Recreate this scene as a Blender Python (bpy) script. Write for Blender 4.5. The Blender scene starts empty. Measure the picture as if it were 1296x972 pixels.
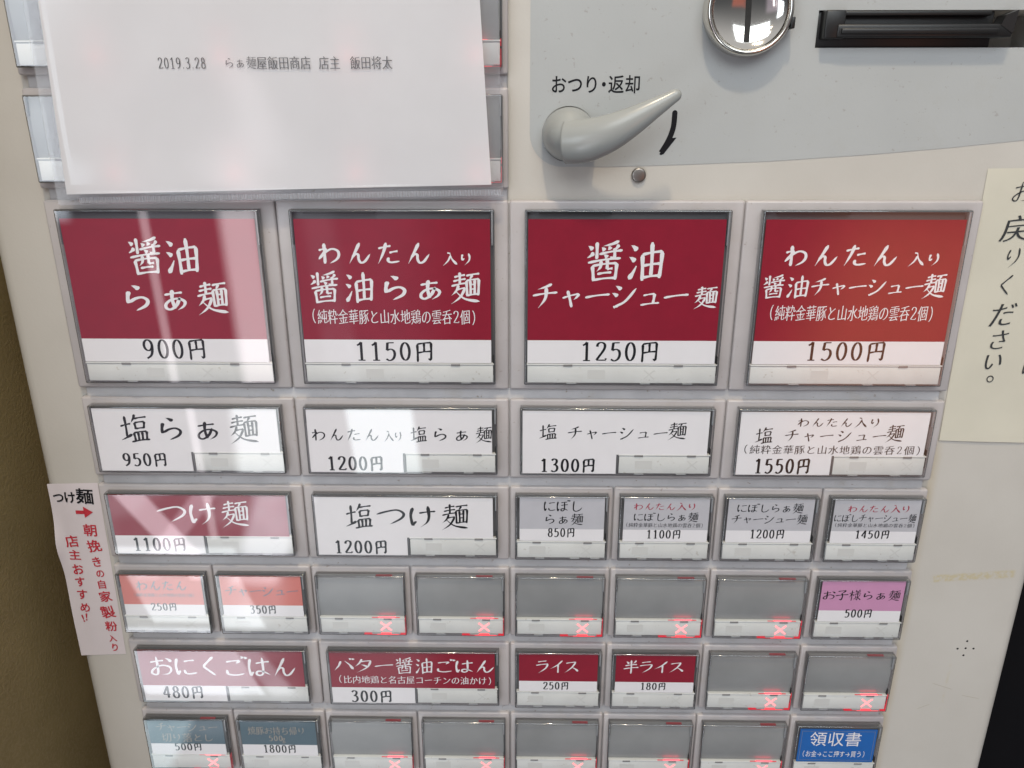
import bpy, bmesh, math, random
from mathutils import Vector, Matrix
random.seed(7)
MM = 0.001
SC = bpy.context.scene
COL = SC.collection

# ------------------------------------------------------------------ camera
cam_data = bpy.data.cameras.new('camera')
cam = bpy.data.objects.new('camera', cam_data)
COL.objects.link(cam)
SC.camera = cam
cam_data.sensor_width = 36.0
cam_data.lens = 1008.0 / 1296.0 * 36.0
cam_data.clip_start = 0.005
cam_data.clip_end = 50.0
_R = ((0.999867, 0.000762, 0.016286), (0.004709, 0.942827, -0.33325), (-0.015609, 0.333283, 0.942698))
def _w(v): return Vector((v[0], v[2], -v[1]))           # fitted axes (right, down, in) to world
_r, _d, _f = _w(_R[0]), _w(_R[1]), _w(_R[2])
cam.matrix_world = Matrix(((_r.x, -_d.x, -_f.x, 0.136557), (_r.y, -_d.y, -_f.y, -0.227067),
                           (_r.z, -_d.z, -_f.z, 0.025707), (0, 0, 0, 1)))

# ------------------------------------------------------------------ node helpers
class NT:
    """small expression builder on a node tree"""
    def __init__(s, tree): s.t = tree
    def n(s, typ, **kw):
        nd = s.t.nodes.new(typ)
        for k, v in kw.items(): setattr(nd, k, v)
        return nd
    def put(s, sock, v):
        if hasattr(v, 'is_output') or isinstance(v, bpy.types.NodeSocket): s.t.links.new(v, sock)
        else: sock.default_value = v
    def m(s, op, a, b=0.0, c=0.0):
        nd = s.n('ShaderNodeMath', operation=op)
        s.put(nd.inputs[0], a); s.put(nd.inputs[1], b); s.put(nd.inputs[2], c)
        return nd.outputs[0]
    def step(s, x, lo, hi):
        nd = s.n('ShaderNodeMapRange', interpolation_type='SMOOTHSTEP')
        s.put(nd.inputs['Value'], x); nd.inputs['From Min'].default_value = lo; nd.inputs['From Max'].default_value = hi
        return nd.outputs['Result']
    def box(s, x, lo, hi, soft=0.02):
        return s.m('MULTIPLY', s.step(x, lo - soft, lo + soft), s.m('SUBTRACT', 1.0, s.step(x, hi - soft, hi + soft)))
    def mul(s, *v):
        r = v[0]
        for k in v[1:]: r = s.m('MULTIPLY', r, k)
        return r
    def mix(s, fac, a, b):
        nd = s.n('ShaderNodeMix', data_type='RGBA')
        s.put(nd.inputs['Factor'], fac); s.put(nd.inputs['A'], a); s.put(nd.inputs['B'], b)
        for i in nd.inputs:
            pass
        return nd
    def rgbmix(s, fac, a, b, blend='MIX'):
        nd = s.n('ShaderNodeMix', data_type='RGBA', blend_type=blend)
        s.put(nd.inputs[0], fac); s.put(nd.inputs[6], a); s.put(nd.inputs[7], b)
        return nd.outputs[2]
    def noise(s, vec, scale, detail=3.0, rough=0.55):
        nd = s.n('ShaderNodeTexNoise')
        if vec is not None: s.put(nd.inputs['Vector'], vec)
        nd.inputs['Scale'].default_value = scale; nd.inputs['Detail'].default_value = detail
        nd.inputs['Roughness'].default_value = rough
        return nd.outputs['Fac']

# ------------------------------------------------------------------ world: the dim shop in front of the machine, window glare and warm wall as added patches shaped to reflect in chosen keys
world = bpy.data.worlds.new('World')
SC.world = world
world.use_nodes = True
world.node_tree.nodes.clear()
w = NT(world.node_tree)
_tc = w.n('ShaderNodeTexCoord')
_sx = w.n('ShaderNodeSeparateXYZ')
w.put(_sx.inputs[0], _tc.outputs['Generated'])
_fy = w.m('MAXIMUM', w.m('MULTIPLY', _sx.outputs[1], -1.0), 0.03)
_front = w.step(w.m('MULTIPLY', _sx.outputs[1], -1.0), 0.0, 0.1)
A = w.m('DIVIDE', _sx.outputs[0], _fy)
B = w.m('DIVIDE', _sx.outputs[2], _fy)
_nz = w.noise(_tc.outputs['Generated'], 11.0, 2.0)
_nzs = w.step(_nz, 0.40, 0.60)
GLARE_PATCHES = [  # patches shaped for key reflections: a-range, b-range, softness, colour, strength, blotchy, slant
    ((-0.370, -0.324), (-0.37, 0.02), 0.010, (1.0, 0.90, 0.93, 1), 4.6, False, 0.03),
    ((-0.466, -0.455), (-0.60, 0.05), 0.004, (1.0, 0.92, 0.96, 1), 3.0, False, 0.04),
    ((-0.24, -0.15), (-0.50, -0.37), 0.006, (0.88, 0.98, 1.0, 1), 4.6, False, 0.1),
    ((-0.40, -0.33), (-0.50, -0.37), 0.010, (0.92, 0.98, 1.0, 1), 4.6, False, 0.0),
    ((-0.262, -0.225), (-0.37, -0.10), 0.012, (0.85, 0.90, 1.0, 1), 1.2, True, 0.1),
    ((-0.66, -0.34), (-0.93, -0.50), 0.02, (0.90, 0.93, 1.0, 1), 1.3, True, 0.0),
    ((-0.545, -0.50), (-0.66, -0.51), 0.006, (1.0, 0.88, 0.95, 1), 4.2, False, 0.7),
    ((-0.515, -0.48), (-0.66, -0.51), 0.006, (1.0, 0.80, 0.90, 1), 2.2, False, -0.8),
    ((-0.395, -0.325), (-0.66, -0.49), 0.012, (0.92, 0.92, 1.0, 1), 4.0, False, -0.35),
    ((-0.580, -0.40), (-0.735, -0.615), 0.005, (0.90, 0.96, 1.0, 1), 4.0, False, 0.35),
    ((-0.61, -0.425), (-0.88, -0.745), 0.005, (0.88, 0.92, 1.0, 1), 4.6, False, 0.45),
    ((-0.425, -0.385), (-0.88, -0.745), 0.008, (0.88, 0.92, 1.0, 1), 2.2, False, 0.6),
    ((-0.62, -0.535), (-1.0, -0.895), 0.012, (0.70, 0.92, 1.0, 1), 3.0, False, -0.5),
    ((-0.70, -0.15), (-1.60, -0.50), 0.05, (0.85, 0.93, 1.0, 1), 0.7, False, 0.0),
    ((-0.62, -0.12), (-0.50, 0.15), 0.06, (0.95, 0.80, 1.0, 1), 0.30, False, 0.0),
    ((-1.05, -0.560), (-0.14, 0.35), 0.01, (0.80, 0.90, 1.0, 1), 4.5, False, 0.0),
    ((0.37, 0.60), (-0.46, -0.13), 0.075, (1.0, 0.36, 0.13, 1), 1.3, False, -0.2),
    ((0.30, 0.62), (-0.36, 0.05), 0.04, (1.0, 0.16, 0.04, 1), 0.35, False, 0.0),
    ((-0.30, 0.70), (-1.6, -0.56), 0.16, (1.0, 0.95, 0.88, 1), 0.05, False, 0.0),
]
_acc = None
_base = w.rgbmix(w.step(_sx.outputs[2], -0.1, 0.8), (0.10, 0.105, 0.115, 1), (0.62, 0.62, 0.64, 1))
_acc = _base
for (a0, a1), (b0, b1), so, colr, st, bl, sl in GLARE_PATCHES:
    A2 = A if not sl else w.m('ADD', A, w.m('MULTIPLY', w.m('SUBTRACT', B, (b0 + b1) / 2), sl))
    f = w.mul(w.box(A2, a0, a1, so), w.box(B, b0, b1, so), _front, st)
    if bl: f = w.m('MULTIPLY', f, w.m('ADD', w.m('MULTIPLY', _nzs, 0.75), 0.25))
    nd = w.n('ShaderNodeVectorMath', operation='SCALE')
    nd.inputs[0].default_value = colr[:3]; w.put(nd.inputs['Scale'], f)
    ad = w.n('ShaderNodeVectorMath', operation='ADD')
    w.put(ad.inputs[0], _acc); w.put(ad.inputs[1], nd.outputs[0])
    _acc = ad.outputs[0]
_bg = w.n('ShaderNodeBackground')
w.put(_bg.inputs['Color'], _acc)
_bg.inputs['Strength'].default_value = 1.0
_wo = w.n('ShaderNodeOutputWorld')
w.put(_wo.inputs[0], _bg.outputs[0])

# ------------------------------------------------------------------ lights
def aim(o, target):
    o.rotation_euler = (Vector(target) - o.location).to_track_quat('-Z', 'Y').to_euler()
ld = bpy.data.lights.new('soft_key_light', 'AREA')  # added cool key light high in front, not an actual window
ld.shape = 'RECTANGLE'; ld.size = 1.3; ld.size_y = 0.8; ld.energy = 14.0; ld.color = (0.84, 0.93, 1.0)
lo = bpy.data.objects.new('soft_key_light', ld); COL.objects.link(lo)
lo.location = (0.35, -1.25, 0.95); aim(lo, (0.14, 0, -0.06))
for x, y, z, e, rad in ((0.135, -0.36, 0.72, 13.0, 0.020), (0.235, -0.46, 0.84, 3.0, 0.026),      # warm ceiling lamps over the machine
                        (-0.35, -1.3, 1.15, 1.6, 0.03), (0.05, -1.5, 1.2, 1.6, 0.035), (-0.15, -1.9, 1.2, 1.6, 0.045),
                        (0.45, -1.9, 1.2, 1.6, 0.045), (-0.6, -1.9, 1.2, 1.6, 0.045), (-0.1, -2.6, 1.2, 2.0, 0.06), (0.75, -1.5, 1.1, 1.2, 0.035)):
    pd = bpy.data.lights.new('ceiling_lamp', 'POINT')
    pd.energy = e; pd.shadow_soft_size = rad; pd.color = (1.0, 0.83, 0.60)
    po = bpy.data.objects.new('ceiling_lamp', pd); COL.objects.link(po)
    po.location = (x, y, z)

# ------------------------------------------------------------------ render settings
SC.view_settings.view_transform = 'Standard'
SC.view_settings.look = 'None'
SC.view_settings.exposure = 0.0
SC.view_settings.gamma = 1.0
SC.cycles.use_denoising = True
SC.cycles.max_bounces = 8
SC.cycles.transparent_max_bounces = 16
SC.cycles.caustics_reflective = False
SC.cycles.caustics_refractive = False

# ------------------------------------------------------------------ materials
def new_mat(name):
    m = bpy.data.materials.new(name); m.use_nodes = True
    return m, NT(m.node_tree), m.node_tree.nodes['Principled BSDF'], m.node_tree.nodes['Material Output']
def plain(name, col, rough=0.5, metal=0.0, spec=0.5, bump=0.0, bscale=900.0, mottle=0.0, mscale=40.0, dirt=0.0):
    m, t, p, out = new_mat(name)
    c4 = (col[0], col[1], col[2], 1)
    p.inputs['Roughness'].default_value = rough
    p.inputs['Metallic'].default_value = metal
    p.inputs['Specular IOR Level'].default_value = spec
    p.inputs['Base Color'].default_value = c4
    tc = t.n('ShaderNodeNewGeometry').outputs['Position']
    if mottle:
        f = t.noise(tc, mscale, 4.0)
        dk = tuple(x * (1 - mottle) for x in col) + (1,)
        lt = tuple(min(1, x * (1 + mottle * .6)) for x in col) + (1,)
        c = t.rgbmix(t.step(f, 0.3, 0.7), dk, lt)
        if dirt:
            sp = t.m('MULTIPLY', t.step(t.noise(tc, 620.0, 2.0, .7), .66, .74), dirt)
            c = t.rgbmix(sp, c, tuple(x * k for x, k in zip(col, (.52, .44, .34))) + (1,))
            gr = t.m('MULTIPLY', t.mul(t.step(t.noise(tc, 75.0, 6.0, .7), .54, .74)), dirt * .45)
            c = t.rgbmix(gr, c, tuple(x * k for x, k in zip(col, (.86, .78, .64))) + (1,))
        t.put(p.inputs['Base Color'], c)
    if bump:
        b = t.n('ShaderNodeBump'); b.inputs['Strength'].default_value = bump; b.inputs['Distance'].default_value = 0.0003
        t.put(b.inputs['Height'], t.noise(tc, bscale, 2.0)); t.put(p.inputs['Normal'], b.outputs[0])
    return m
def emit(name, col, st):
    m, t, p, out = new_mat(name)
    p.inputs['Base Color'].default_value = (col[0] * .5, col[1] * .5, col[2] * .5, 1)
    p.inputs['Emission Color'].default_value = (*col, 1)
    p.inputs['Emission Strength'].default_value = st
    return m
def clear(name, tint, body, gloss_col, rough, f0, diff=None, pow5=5.0, translu=None):
    """thin transparent plastic: tinted see-through + facing-dependent gloss + a little milky body"""
    m, t, p, out = new_mat(name)
    m.node_tree.nodes.remove(p)
    tr = t.n('ShaderNodeBsdfTransparent'); tr.inputs[0].default_value = (*tint, 1)
    base = tr.outputs[0]
    if diff:
        df = t.n('ShaderNodeBsdfDiffuse'); df.inputs[0].default_value = (*diff, 1)
        mx = t.n('ShaderNodeMixShader'); mx.inputs[0].default_value = body
        t.put(mx.inputs[1], base); t.put(mx.inputs[2], df.outputs[0]); base = mx.outputs[0]
    gl = t.n('ShaderNodeBsdfGlossy'); gl.inputs[0].default_value = (*gloss_col, 1); gl.inputs['Roughness'].default_value = rough
    lw = t.n('ShaderNodeLayerWeight'); lw.inputs[0].default_value = 0.5
    fr = t.m('ADD', t.m('MULTIPLY', t.m('POWER', lw.outputs['Facing'], pow5), 1 - f0), f0)
    mx2 = t.n('ShaderNodeMixShader')
    t.put(mx2.inputs[0], fr); t.put(mx2.inputs[1], base); t.put(mx2.inputs[2], gl.outputs[0])
    t.put(out.inputs[0], mx2.outputs[0])
    return m
M = {}
M['plate'] = plain('plate_plastic', (0.405, 0.378, 0.375), 0.36, bump=0.05, mottle=0.06, mscale=70, dirt=0.55)
M['rail'] = plain('rail_plastic', (0.42, 0.415, 0.42), 0.45, bump=0.05, mottle=0.10, mscale=90, dirt=0.8)
M['grey'] = plain('grey_film', (0.365, 0.375, 0.37), 0.42, bump=0.08, bscale=1500, mottle=0.03, dirt=0.35)
M['ink'] = plain('black_ink', (0.010, 0.010, 0.012), 0.5, spec=0.12)
M['ink_b'] = plain('blue_grey_ink', (0.10, 0.16, 0.21), 0.5)
M['ink_r'] = plain('red_ink', (0.36, 0.02, 0.05), 0.5)
M['ink_o'] = plain('ochre_ink', (0.26, 0.23, 0.19), 0.5)
M['ink_w'] = plain('white_ink', (0.80, 0.78, 0.79), 0.5, spec=0.15)
M['ink_g'] = plain('grey_toner', (0.06, 0.06, 0.065), 0.6)
M['marker'] = plain('red_marker', (0.42, 0.016, 0.03), 0.6)
M['pencil'] = plain('brush_pen', (0.025, 0.028, 0.03), 0.6)
M['white'] = plain('card_white', (0.79, 0.77, 0.775), 0.55, spec=0.15, mottle=0.015, mscale=150)
M['red'] = plain('card_red', (0.255, 0.006, 0.024), 0.5, spec=0.15, mottle=0.05, mscale=220)
M['salmon'] = plain('card_salmon', (0.62, 0.15, 0.115), 0.5, mottle=0.04, mscale=200)
M['lilac'] = plain('card_lilac', (0.57, 0.27, 0.44), 0.5, mottle=0.03, mscale=200)
M['cgrey'] = plain('card_grey', (0.50, 0.495, 0.52), 0.5, mottle=0.03, mscale=200)
M['slate'] = plain('card_slate', (0.035, 0.085, 0.115), 0.5, mottle=0.05, mscale=200)
M['blue'] = plain('card_blue', (0.0, 0.115, 0.42), 0.5, mottle=0.04, mscale=200)
M['inner'] = plain('dark_inner_frame', (0.095, 0.095, 0.098), 0.5)
M['innerlt'] = plain('inner_highlight_rib', (0.28, 0.29, 0.30), 0.35)  # pale ribs carry the cap's wall highlights in their colour
M['blank'] = plain('blank_grey_face', (0.26, 0.265, 0.262), 0.27, mottle=0.12, mscale=38)
M['strip'] = plain('strip_plastic', (0.66, 0.665, 0.635), 0.45, mottle=0.04, mscale=120, dirt=0.4)
M['stripdim'] = plain('strip_unlit_mark', (0.60, 0.60, 0.57), 0.45)
M['tab'] = plain('strip_tab', (0.20, 0.195, 0.19), 0.45)
M['cover'] = clear('clear_cap_face', (0.955, 0.955, 0.96), 0, (1, 1, 1), 0.015, 0.072)
M['rim'] = clear('clear_cap_rim', (0.60, 0.61, 0.62), 0.22, (1, 1, 1), 0.08, 0.07, diff=(0.20, 0.205, 0.21), pow5=3.0)
M['wallclear'] = clear('clear_cap_wall', (0.80, 0.80, 0.80), 0.10, (1, 1, 1), 0.10, 0.06, diff=(0.30, 0.30, 0.30), pow5=3.0)
M['rimlt'] = clear('clear_cap_rim_pale', (0.85, 0.88, 0.92), 0.35, (1, 1, 1), 0.10, 0.20, diff=(0.55, 0.58, 0.62), pow5=3.0)
M['led'] = emit('led_cross', (1.0, 0.16, 0.17), 3.2)
M['glowrim'] = emit('glow_edge', (1.0, 0.07, 0.09), 1.3)  # emissive strips stand in for red light caught in the cap edges
M['glowup'] = emit('glow_spill', (1.0, 0.04, 0.06), 4.0)  # emitter added on the ledge to redden the face above
M['glowfaint'] = emit('glow_edge_faint', (0.7, 0.03, 0.06), 0.04)
M['glowdim'] = emit('glow_edge_dim', (0.9, 0.03, 0.06), 0.42)
M['chrome'] = plain('chrome', (0.70, 0.67, 0.61), 0.09, metal=1.0)
M['steel'] = plain('steel', (0.27, 0.25, 0.23), 0.38, metal=1.0)
M['black'] = plain('black_plastic', (0.008, 0.008, 0.008), 0.38, bump=0.05)
M['hole'] = plain('hole_dark', (0.01, 0.01, 0.01), 0.8)
M['lever'] = plain('lever_plastic', (0.285, 0.293, 0.280), 0.26, mottle=0.02)
M['sidepanel'] = plain('black_side_panel', (0.004, 0.004, 0.005), 0.6, spec=0.08)
M['sleeve'] = clear('sleeve_film', (0.96, 0.96, 0.965), 0.08, (1, 1, 1), 0.10, 0.03, diff=(0.75, 0.75, 0.77), pow5=4.0)
M['sleeverib'] = clear('sleeve_weld', (0.85, 0.85, 0.86), 0.42, (1, 1, 1), 0.15, 0.06, diff=(0.56, 0.57, 0.59), pow5=4.0)
def paper(name, col, tl, mott=0.02):
    m, t, p, out = new_mat(name)
    m.node_tree.nodes.remove(p)
    tc = t.n('ShaderNodeTexCoord').outputs['Object']
    f = t.noise(tc, 45.0, 5.0)
    c = t.rgbmix(t.step(f, .3, .7), tuple(x * (1 - mott) for x in col) + (1,), tuple(x * (1 + mott) for x in col) + (1,))
    d = t.n('ShaderNodeBsdfDiffuse'); t.put(d.inputs[0], c)
    r = t.n('ShaderNodeBsdfTranslucent'); t.put(r.inputs[0], c)
    mx = t.n('ShaderNodeMixShader'); mx.inputs[0].default_value = tl
    t.put(mx.inputs[1], d.outputs[0]); t.put(mx.inputs[2], r.outputs[0]); t.put(out.inputs[0], mx.outputs[0])
    return m
M['sheet'] = paper('office_paper', (0.88, 0.865, 0.87), 0.28)
M['memo'] = paper('memo_paper', (0.62, 0.565, 0.575), 0.1, 0.04)
M['cream'] = paper('cream_paper', (0.57, 0.54, 0.45), 0.1, 0.03)
# cabinet: cream plastic with tape residue, painted warm shade along the keypad edge and hairline scratches
def cabinet_mat():
    m, t, p, out = new_mat('cabinet_plastic')
    tc = t.n('ShaderNodeTexCoord').outputs['Object']
    sx = t.n('ShaderNodeSeparateXYZ'); t.put(sx.inputs[0], tc)
    X, Z = sx.outputs[0], sx.outputs[2]
    n1 = t.noise(tc, 30.0, 5.0); n2 = t.noise(tc, 420.0, 4.0, .7)
    c = t.rgbmix(t.step(n1, .3, .7), (0.448, 0.425, 0.385, 1), (0.482, 0.460, 0.420, 1))
    zt = t.m('SUBTRACT', Z, t.m('MULTIPLY', t.m('SUBTRACT', X, 0.272), 0.08))
    tape = t.mul(t.box(X, 0.272, 0.2985, 0.0008), t.box(zt, -0.1246, -0.1218, 0.0005), t.step(n2, .36, .60), 0.75)
    c = t.rgbmix(tape, c, (0.44, 0.375, 0.22, 1))
    old = t.mul(t.box(X, 0.2838, 0.2846, 0.0004), t.box(Z, -0.178, -0.157, 0.002), t.step(n2, .40, .62), 0.45)
    c = t.rgbmix(old, c, (0.45, 0.40, 0.28, 1))
    edge = t.mul(t.box(X, 0.2638, 0.2665, 0.0016), t.box(Z, -0.24, -0.075, 0.006), t.m('ADD', t.m('MULTIPLY', t.step(n1, .35, .65), .6), .3), 0.75)  # yellowish shade beside the plates, put into the colour
    c = t.rgbmix(edge, c, (0.40, 0.335, 0.225, 1))
    for (sx0, sz0, slope, ln) in ((0.2795, -0.1655, -0.35, 0.007), (0.2905, -0.1705, -0.22, 0.006), (0.276, -0.1765, 0.5, 0.004)):
        d = t.m('SUBTRACT', t.m('SUBTRACT', Z, sz0), t.m('MULTIPLY', t.m('SUBTRACT', X, sx0), slope))
        s = t.mul(t.box(X, sx0, sx0 + ln, 0.0006), t.box(d, -0.00012, 0.00012, 0.00012), 0.55)
        c = t.rgbmix(s, c, (0.30, 0.25, 0.17, 1))
    t.put(p.inputs['Base Color'], c)
    p.inputs['Roughness'].default_value = 0.42
    b = t.n('ShaderNodeBump'); b.inputs['Strength'].default_value = 0.10; b.inputs['Distance'].default_value = 0.0003
    t.put(b.inputs['Height'], t.noise(tc, 1400.0, 2.0)); t.put(p.inputs['Normal'], b.outputs[0])
    return m
M['cab'] = cabinet_mat()
def wall_mat():
    m, t, p, out = new_mat('brown_wall')
    tc = t.n('ShaderNodeTexCoord').outputs['Object']
    n1 = t.noise(tc, 22.0, 5.0); n2 = t.noise(tc, 900.0, 3.0, .7)
    c = t.rgbmix(t.step(n1, .3, .7), (0.175, 0.130, 0.052, 1), (0.235, 0.178, 0.075, 1))
    c = t.rgbmix(t.m('MULTIPLY', t.step(n2, .4, .65), .35), c, (0.26, 0.20, 0.11, 1))
    t.put(p.inputs['Base Color'], c); p.inputs['Roughness'].default_value = 0.8
    b = t.n('ShaderNodeBump'); b.inputs['Strength'].default_value = 0.3; b.inputs['Distance'].default_value = 0.001
    t.put(b.inputs['Height'], n2); t.put(p.inputs['Normal'], b.outputs[0])
    return m
M['wall'] = wall_mat()

# ------------------------------------------------------------------ mesh helpers (millimetres; x right, z up, q = out of the machine front)
def P(x, q, z): return (x * MM, -q * MM, z * MM)
class MB:
    def __init__(s): s.v, s.f, s.mi, s.sm, s.mats = [], [], [], [], []
    def mat(s, m):
        if m not in s.mats: s.mats.append(m)
        return s.mats.index(m)
    def poly(s, pts, m, smooth=False):
        b = len(s.v); s.v += [P(*p) for p in pts]; s.f.append(tuple(range(b, b + len(pts)))); s.mi.append(s.mat(m)); s.sm.append(smooth)
    def raw(s, verts, faces, m, smooth=False):
        b = len(s.v); s.v += list(verts); k = s.mat(m)
        for f in faces: s.f.append(tuple(b + i for i in f)); s.mi.append(k); s.sm.append(smooth)
    def box(s, x0, x1, q0, q1, z0, z1, m, bev=0.0, seg=2, face_mat=None):
        bm = bmesh.new(); bmesh.ops.create_cube(bm, size=1.0)
        for v in bm.verts:
            v.co = Vector(P(x0 if v.co.x < 0 else x1, q1 if v.co.y < 0 else q0, z0 if v.co.z < 0 else z1))
        if bev: bmesh.ops.bevel(bm, geom=bm.edges[:], offset=bev * MM, segments=seg, affect='EDGES', profile=0.5)
        bm.normal_update(); bm.verts.index_update()
        s.raw([v.co.copy() for v in bm.verts], [[v.index for v in f.verts] for f in bm.faces], m, bool(bev))
        bm.free()
    def lathe(s, cx, cz, prof, m, n=64):
        rows = []
        vs = []
        for r, q in prof:
            rows.append(len(vs))
            for i in range(n):
                a = 2 * math.pi * i / n
                vs.append(P(cx + r * math.cos(a), q, cz + r * math.sin(a)))
        fs = []
        for k in range(len(prof) - 1):
            for i in range(n):
                j = (i + 1) % n
                fs.append((rows[k] + i, rows[k] + j, rows[k + 1] + j, rows[k + 1] + i))
        s.raw(vs, fs, m, True)
    def tube(s, path, m, n=24, qs=1.0):
        """path of (x, q, z, radius); qs squeezes the depth"""
        vs, fs = [], []
        for k, (x, q, z, r) in enumerate(path):
            a = path[max(0, k - 1)]; b = path[min(len(path) - 1, k + 1)]
            t = Vector((b[0] - a[0], b[1] - a[1], b[2] - a[2])).normalized()
            u = t.cross(Vector((0, 1, 0))).normalized(); v = u.cross(t)
            for i in range(n):
                an = 2 * math.pi * i / n
                d = u * math.cos(an) * r + v * math.sin(an) * r * qs
                vs.append(P(x + d.x, q + d.y, z + d.z))
        for k in range(len(path) - 1):
            for i in range(n):
                j = (i + 1) % n
                fs.append((k * n + i, k * n + j, (k + 1) * n + j, (k + 1) * n + i))
        fs.append(tuple(range(n))); fs.append(tuple(range((len(path) - 1) * n, len(path) * n)))
        s.raw(vs, fs, m, True)
    def mesh(s, name):
        me = bpy.data.meshes.new(name)
        me.from_pydata(s.v, [], s.f)
        for m in s.mats: me.materials.append(M[m])
        me.polygons.foreach_set('material_index', s.mi)
        me.polygons.foreach_set('use_smooth', s.sm)
        bm = bmesh.new(); bm.from_mesh(me)
        bmesh.ops.recalc_face_normals(bm, faces=bm.faces) if getattr(s, 'recalc', True) else None
        bm.to_mesh(me); bm.free()
        me.update()
        return me
    def build(s, name, parent=None):
        return link(name, s.mesh(name), parent)
def link(name, me, parent=None, loc=None):
    o = bpy.data.objects.new(name, me); COL.objects.link(o)
    if parent is not None: o.parent = parent
    if loc is not None: o.location = loc
    return o
def auto_smooth(me, deg=35):
    bm = bmesh.new(); bm.from_mesh(me)
    for e in bm.edges:
        if len(e.link_faces) == 2 and e.calc_face_angle(0) > math.radians(deg): e.smooth = False
    bm.to_mesh(me); bm.free()

# ------------------------------------------------------------------ lettering
GL = {}
def glyph(ch):
    """outline of one character as a filled flat mesh: (verts 2D in em, faces, outward normals, ink box)"""
    if ch in GL: return GL[ch]
    cu = bpy.data.curves.new('glyph', 'FONT'); cu.body = ch; cu.size = 1.0; cu.resolution_u = 4
    ob = bpy.data.objects.new('glyph', cu); COL.objects.link(ob)
    dg = bpy.context.evaluated_depsgraph_get()
    ev = ob.evaluated_get(dg); me = ev.to_mesh()
    bm = bmesh.new(); bm.from_mesh(me); ev.to_mesh_clear()
    bmesh.ops.remove_doubles(bm, verts=bm.verts[:], dist=1e-5)
    bm.normal_update()
    for f in bm.faces:
        if f.normal.z < 0: f.normal_flip()
    bm.verts.index_update()
    acc = [Vector((0, 0)) for _ in bm.verts]
    for e in bm.edges:
        if len(e.link_faces) == 1:
            l = e.link_loops[0]
            a, b = l.vert, l.link_loop_next.vert
            d = (b.co - a.co).xy
            if d.length < 1e-9: continue
            n = Vector((d.y, -d.x)).normalized()
            acc[a.index] += n; acc[b.index] += n
    nor = [(n.normalized() if n.length > 1e-6 else n) for n in acc]
    vs = [v.co.xy.copy() for v in bm.verts]; fs = [[v.index for v in f.verts] for f in bm.faces]
    bm.free(); bpy.data.objects.remove(ob); bpy.data.curves.remove(cu)
    if vs: bb = (min(v.x for v in vs), max(v.x for v in vs), min(v.y for v in vs), max(v.y for v in vs))
    else: bb = (0, .5, 0, .8)
    GL[ch] = (vs, fs, nor, bb)
    return GL[ch]
def spline(pts, n=7, closed=False):
    if len(pts) == 2: return pts
    out = []; N = len(pts)
    rng = range(N if closed else N - 1)
    for i in rng:
        g = (lambda k: pts[k % N]) if closed else (lambda k: pts[min(max(k, 0), N - 1)])
        p0, p1, p2, p3 = g(i - 1), g(i), g(i + 1), g(i + 2)
        for k in range(n):
            t = k / n
            out.append(tuple(0.5 * (2 * b + (c - a) * t + (2 * a - 5 * b + 4 * c - d) * t * t + (3 * b - a - 3 * c + d) * t ** 3)
                             for a, b, c, d in zip(p0, p1, p2, p3)))
    out.append(pts[0] if closed else pts[-1])
    return out
def ring(cx, cy, rx, ry): return [(cx + rx * math.cos(2 * math.pi * k / 20 + 1.2), cy + ry * math.sin(2 * math.pi * k / 20 + 1.2)) for k in range(21)]
DIG = {
 '0': [ring(.25, .49, .185, .46)],
 '.': [[(.25, -.01), (.25, .12)]],
 '1': [[(.09, .80), (.19, .87), (.27, .97)], [(.265, .97), (.265, .03)], [(.11, .02), (.42, .02)]],
 '2': [spline([(.07, .74), (.11, .89), (.25, .96), (.39, .88), (.41, .71), (.33, .50), (.17, .24), (.06, .05)]), [(.05, .045), (.45, .045), (.47, .14)]],
 '3': [spline([(.08, .84), (.20, .96), (.36, .90), (.38, .73), (.29, .57), (.18, .53)]), spline([(.18, .53), (.35, .49), (.43, .30), (.36, .09), (.20, .01), (.05, .10)])],
 '4': [[(.33, .96), (.03, .30)], [(.02, .29), (.48, .29)], [(.345, .97), (.345, .02)]],
 '5': [[(.13, .94), (.41, .95)], [(.135, .95), (.10, .55)], spline([(.10, .54), (.25, .61), (.39, .53), (.43, .33), (.36, .11), (.20, .01), (.05, .09)])],
 '6': [spline([(.40, .95), (.22, .78), (.09, .45), (.09, .25)]), ring(.26, .29, .17, .27)],
 '8': [ring(.25, .74, .145, .215), ring(.25, .265, .185, .255)],
 '9': [ring(.245, .68, .175, .27), spline([(.42, .70), (.41, .42), (.33, .17), (.14, .01)])],
}
def nib(strokes, w0=.042, w1=.092):
    """broad-pen strokes: thick verticals, thin horizontals"""
    vs, fs = [], []
    for st in strokes:
        b = len(vs); N = len(st)
        for i, (x, y) in enumerate(st):
            x0, y0 = st[max(0, i - 1)]; x1, y1 = st[min(N - 1, i + 1)]
            d = Vector((x1 - x0, y1 - y0))
            if N > 15 and (i == 0 or i == N - 1) and (Vector(st[0]) - Vector(st[-1])).length < 1e-6:
                d = Vector((st[1][0] - st[-2][0], st[1][1] - st[-2][1]))
            d.normalize(); n = Vector((-d.y, d.x))
            wd = w0 + (w1 - w0) * abs(d.y) ** 1.3
            vs += [Vector((x, y)) + n * wd / 2, Vector((x, y)) - n * wd / 2]
        for i in range(N - 1): fs.append([b + 2 * i, b + 2 * i + 1, b + 2 * i + 3, b + 2 * i + 2])
    return vs, fs
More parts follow.
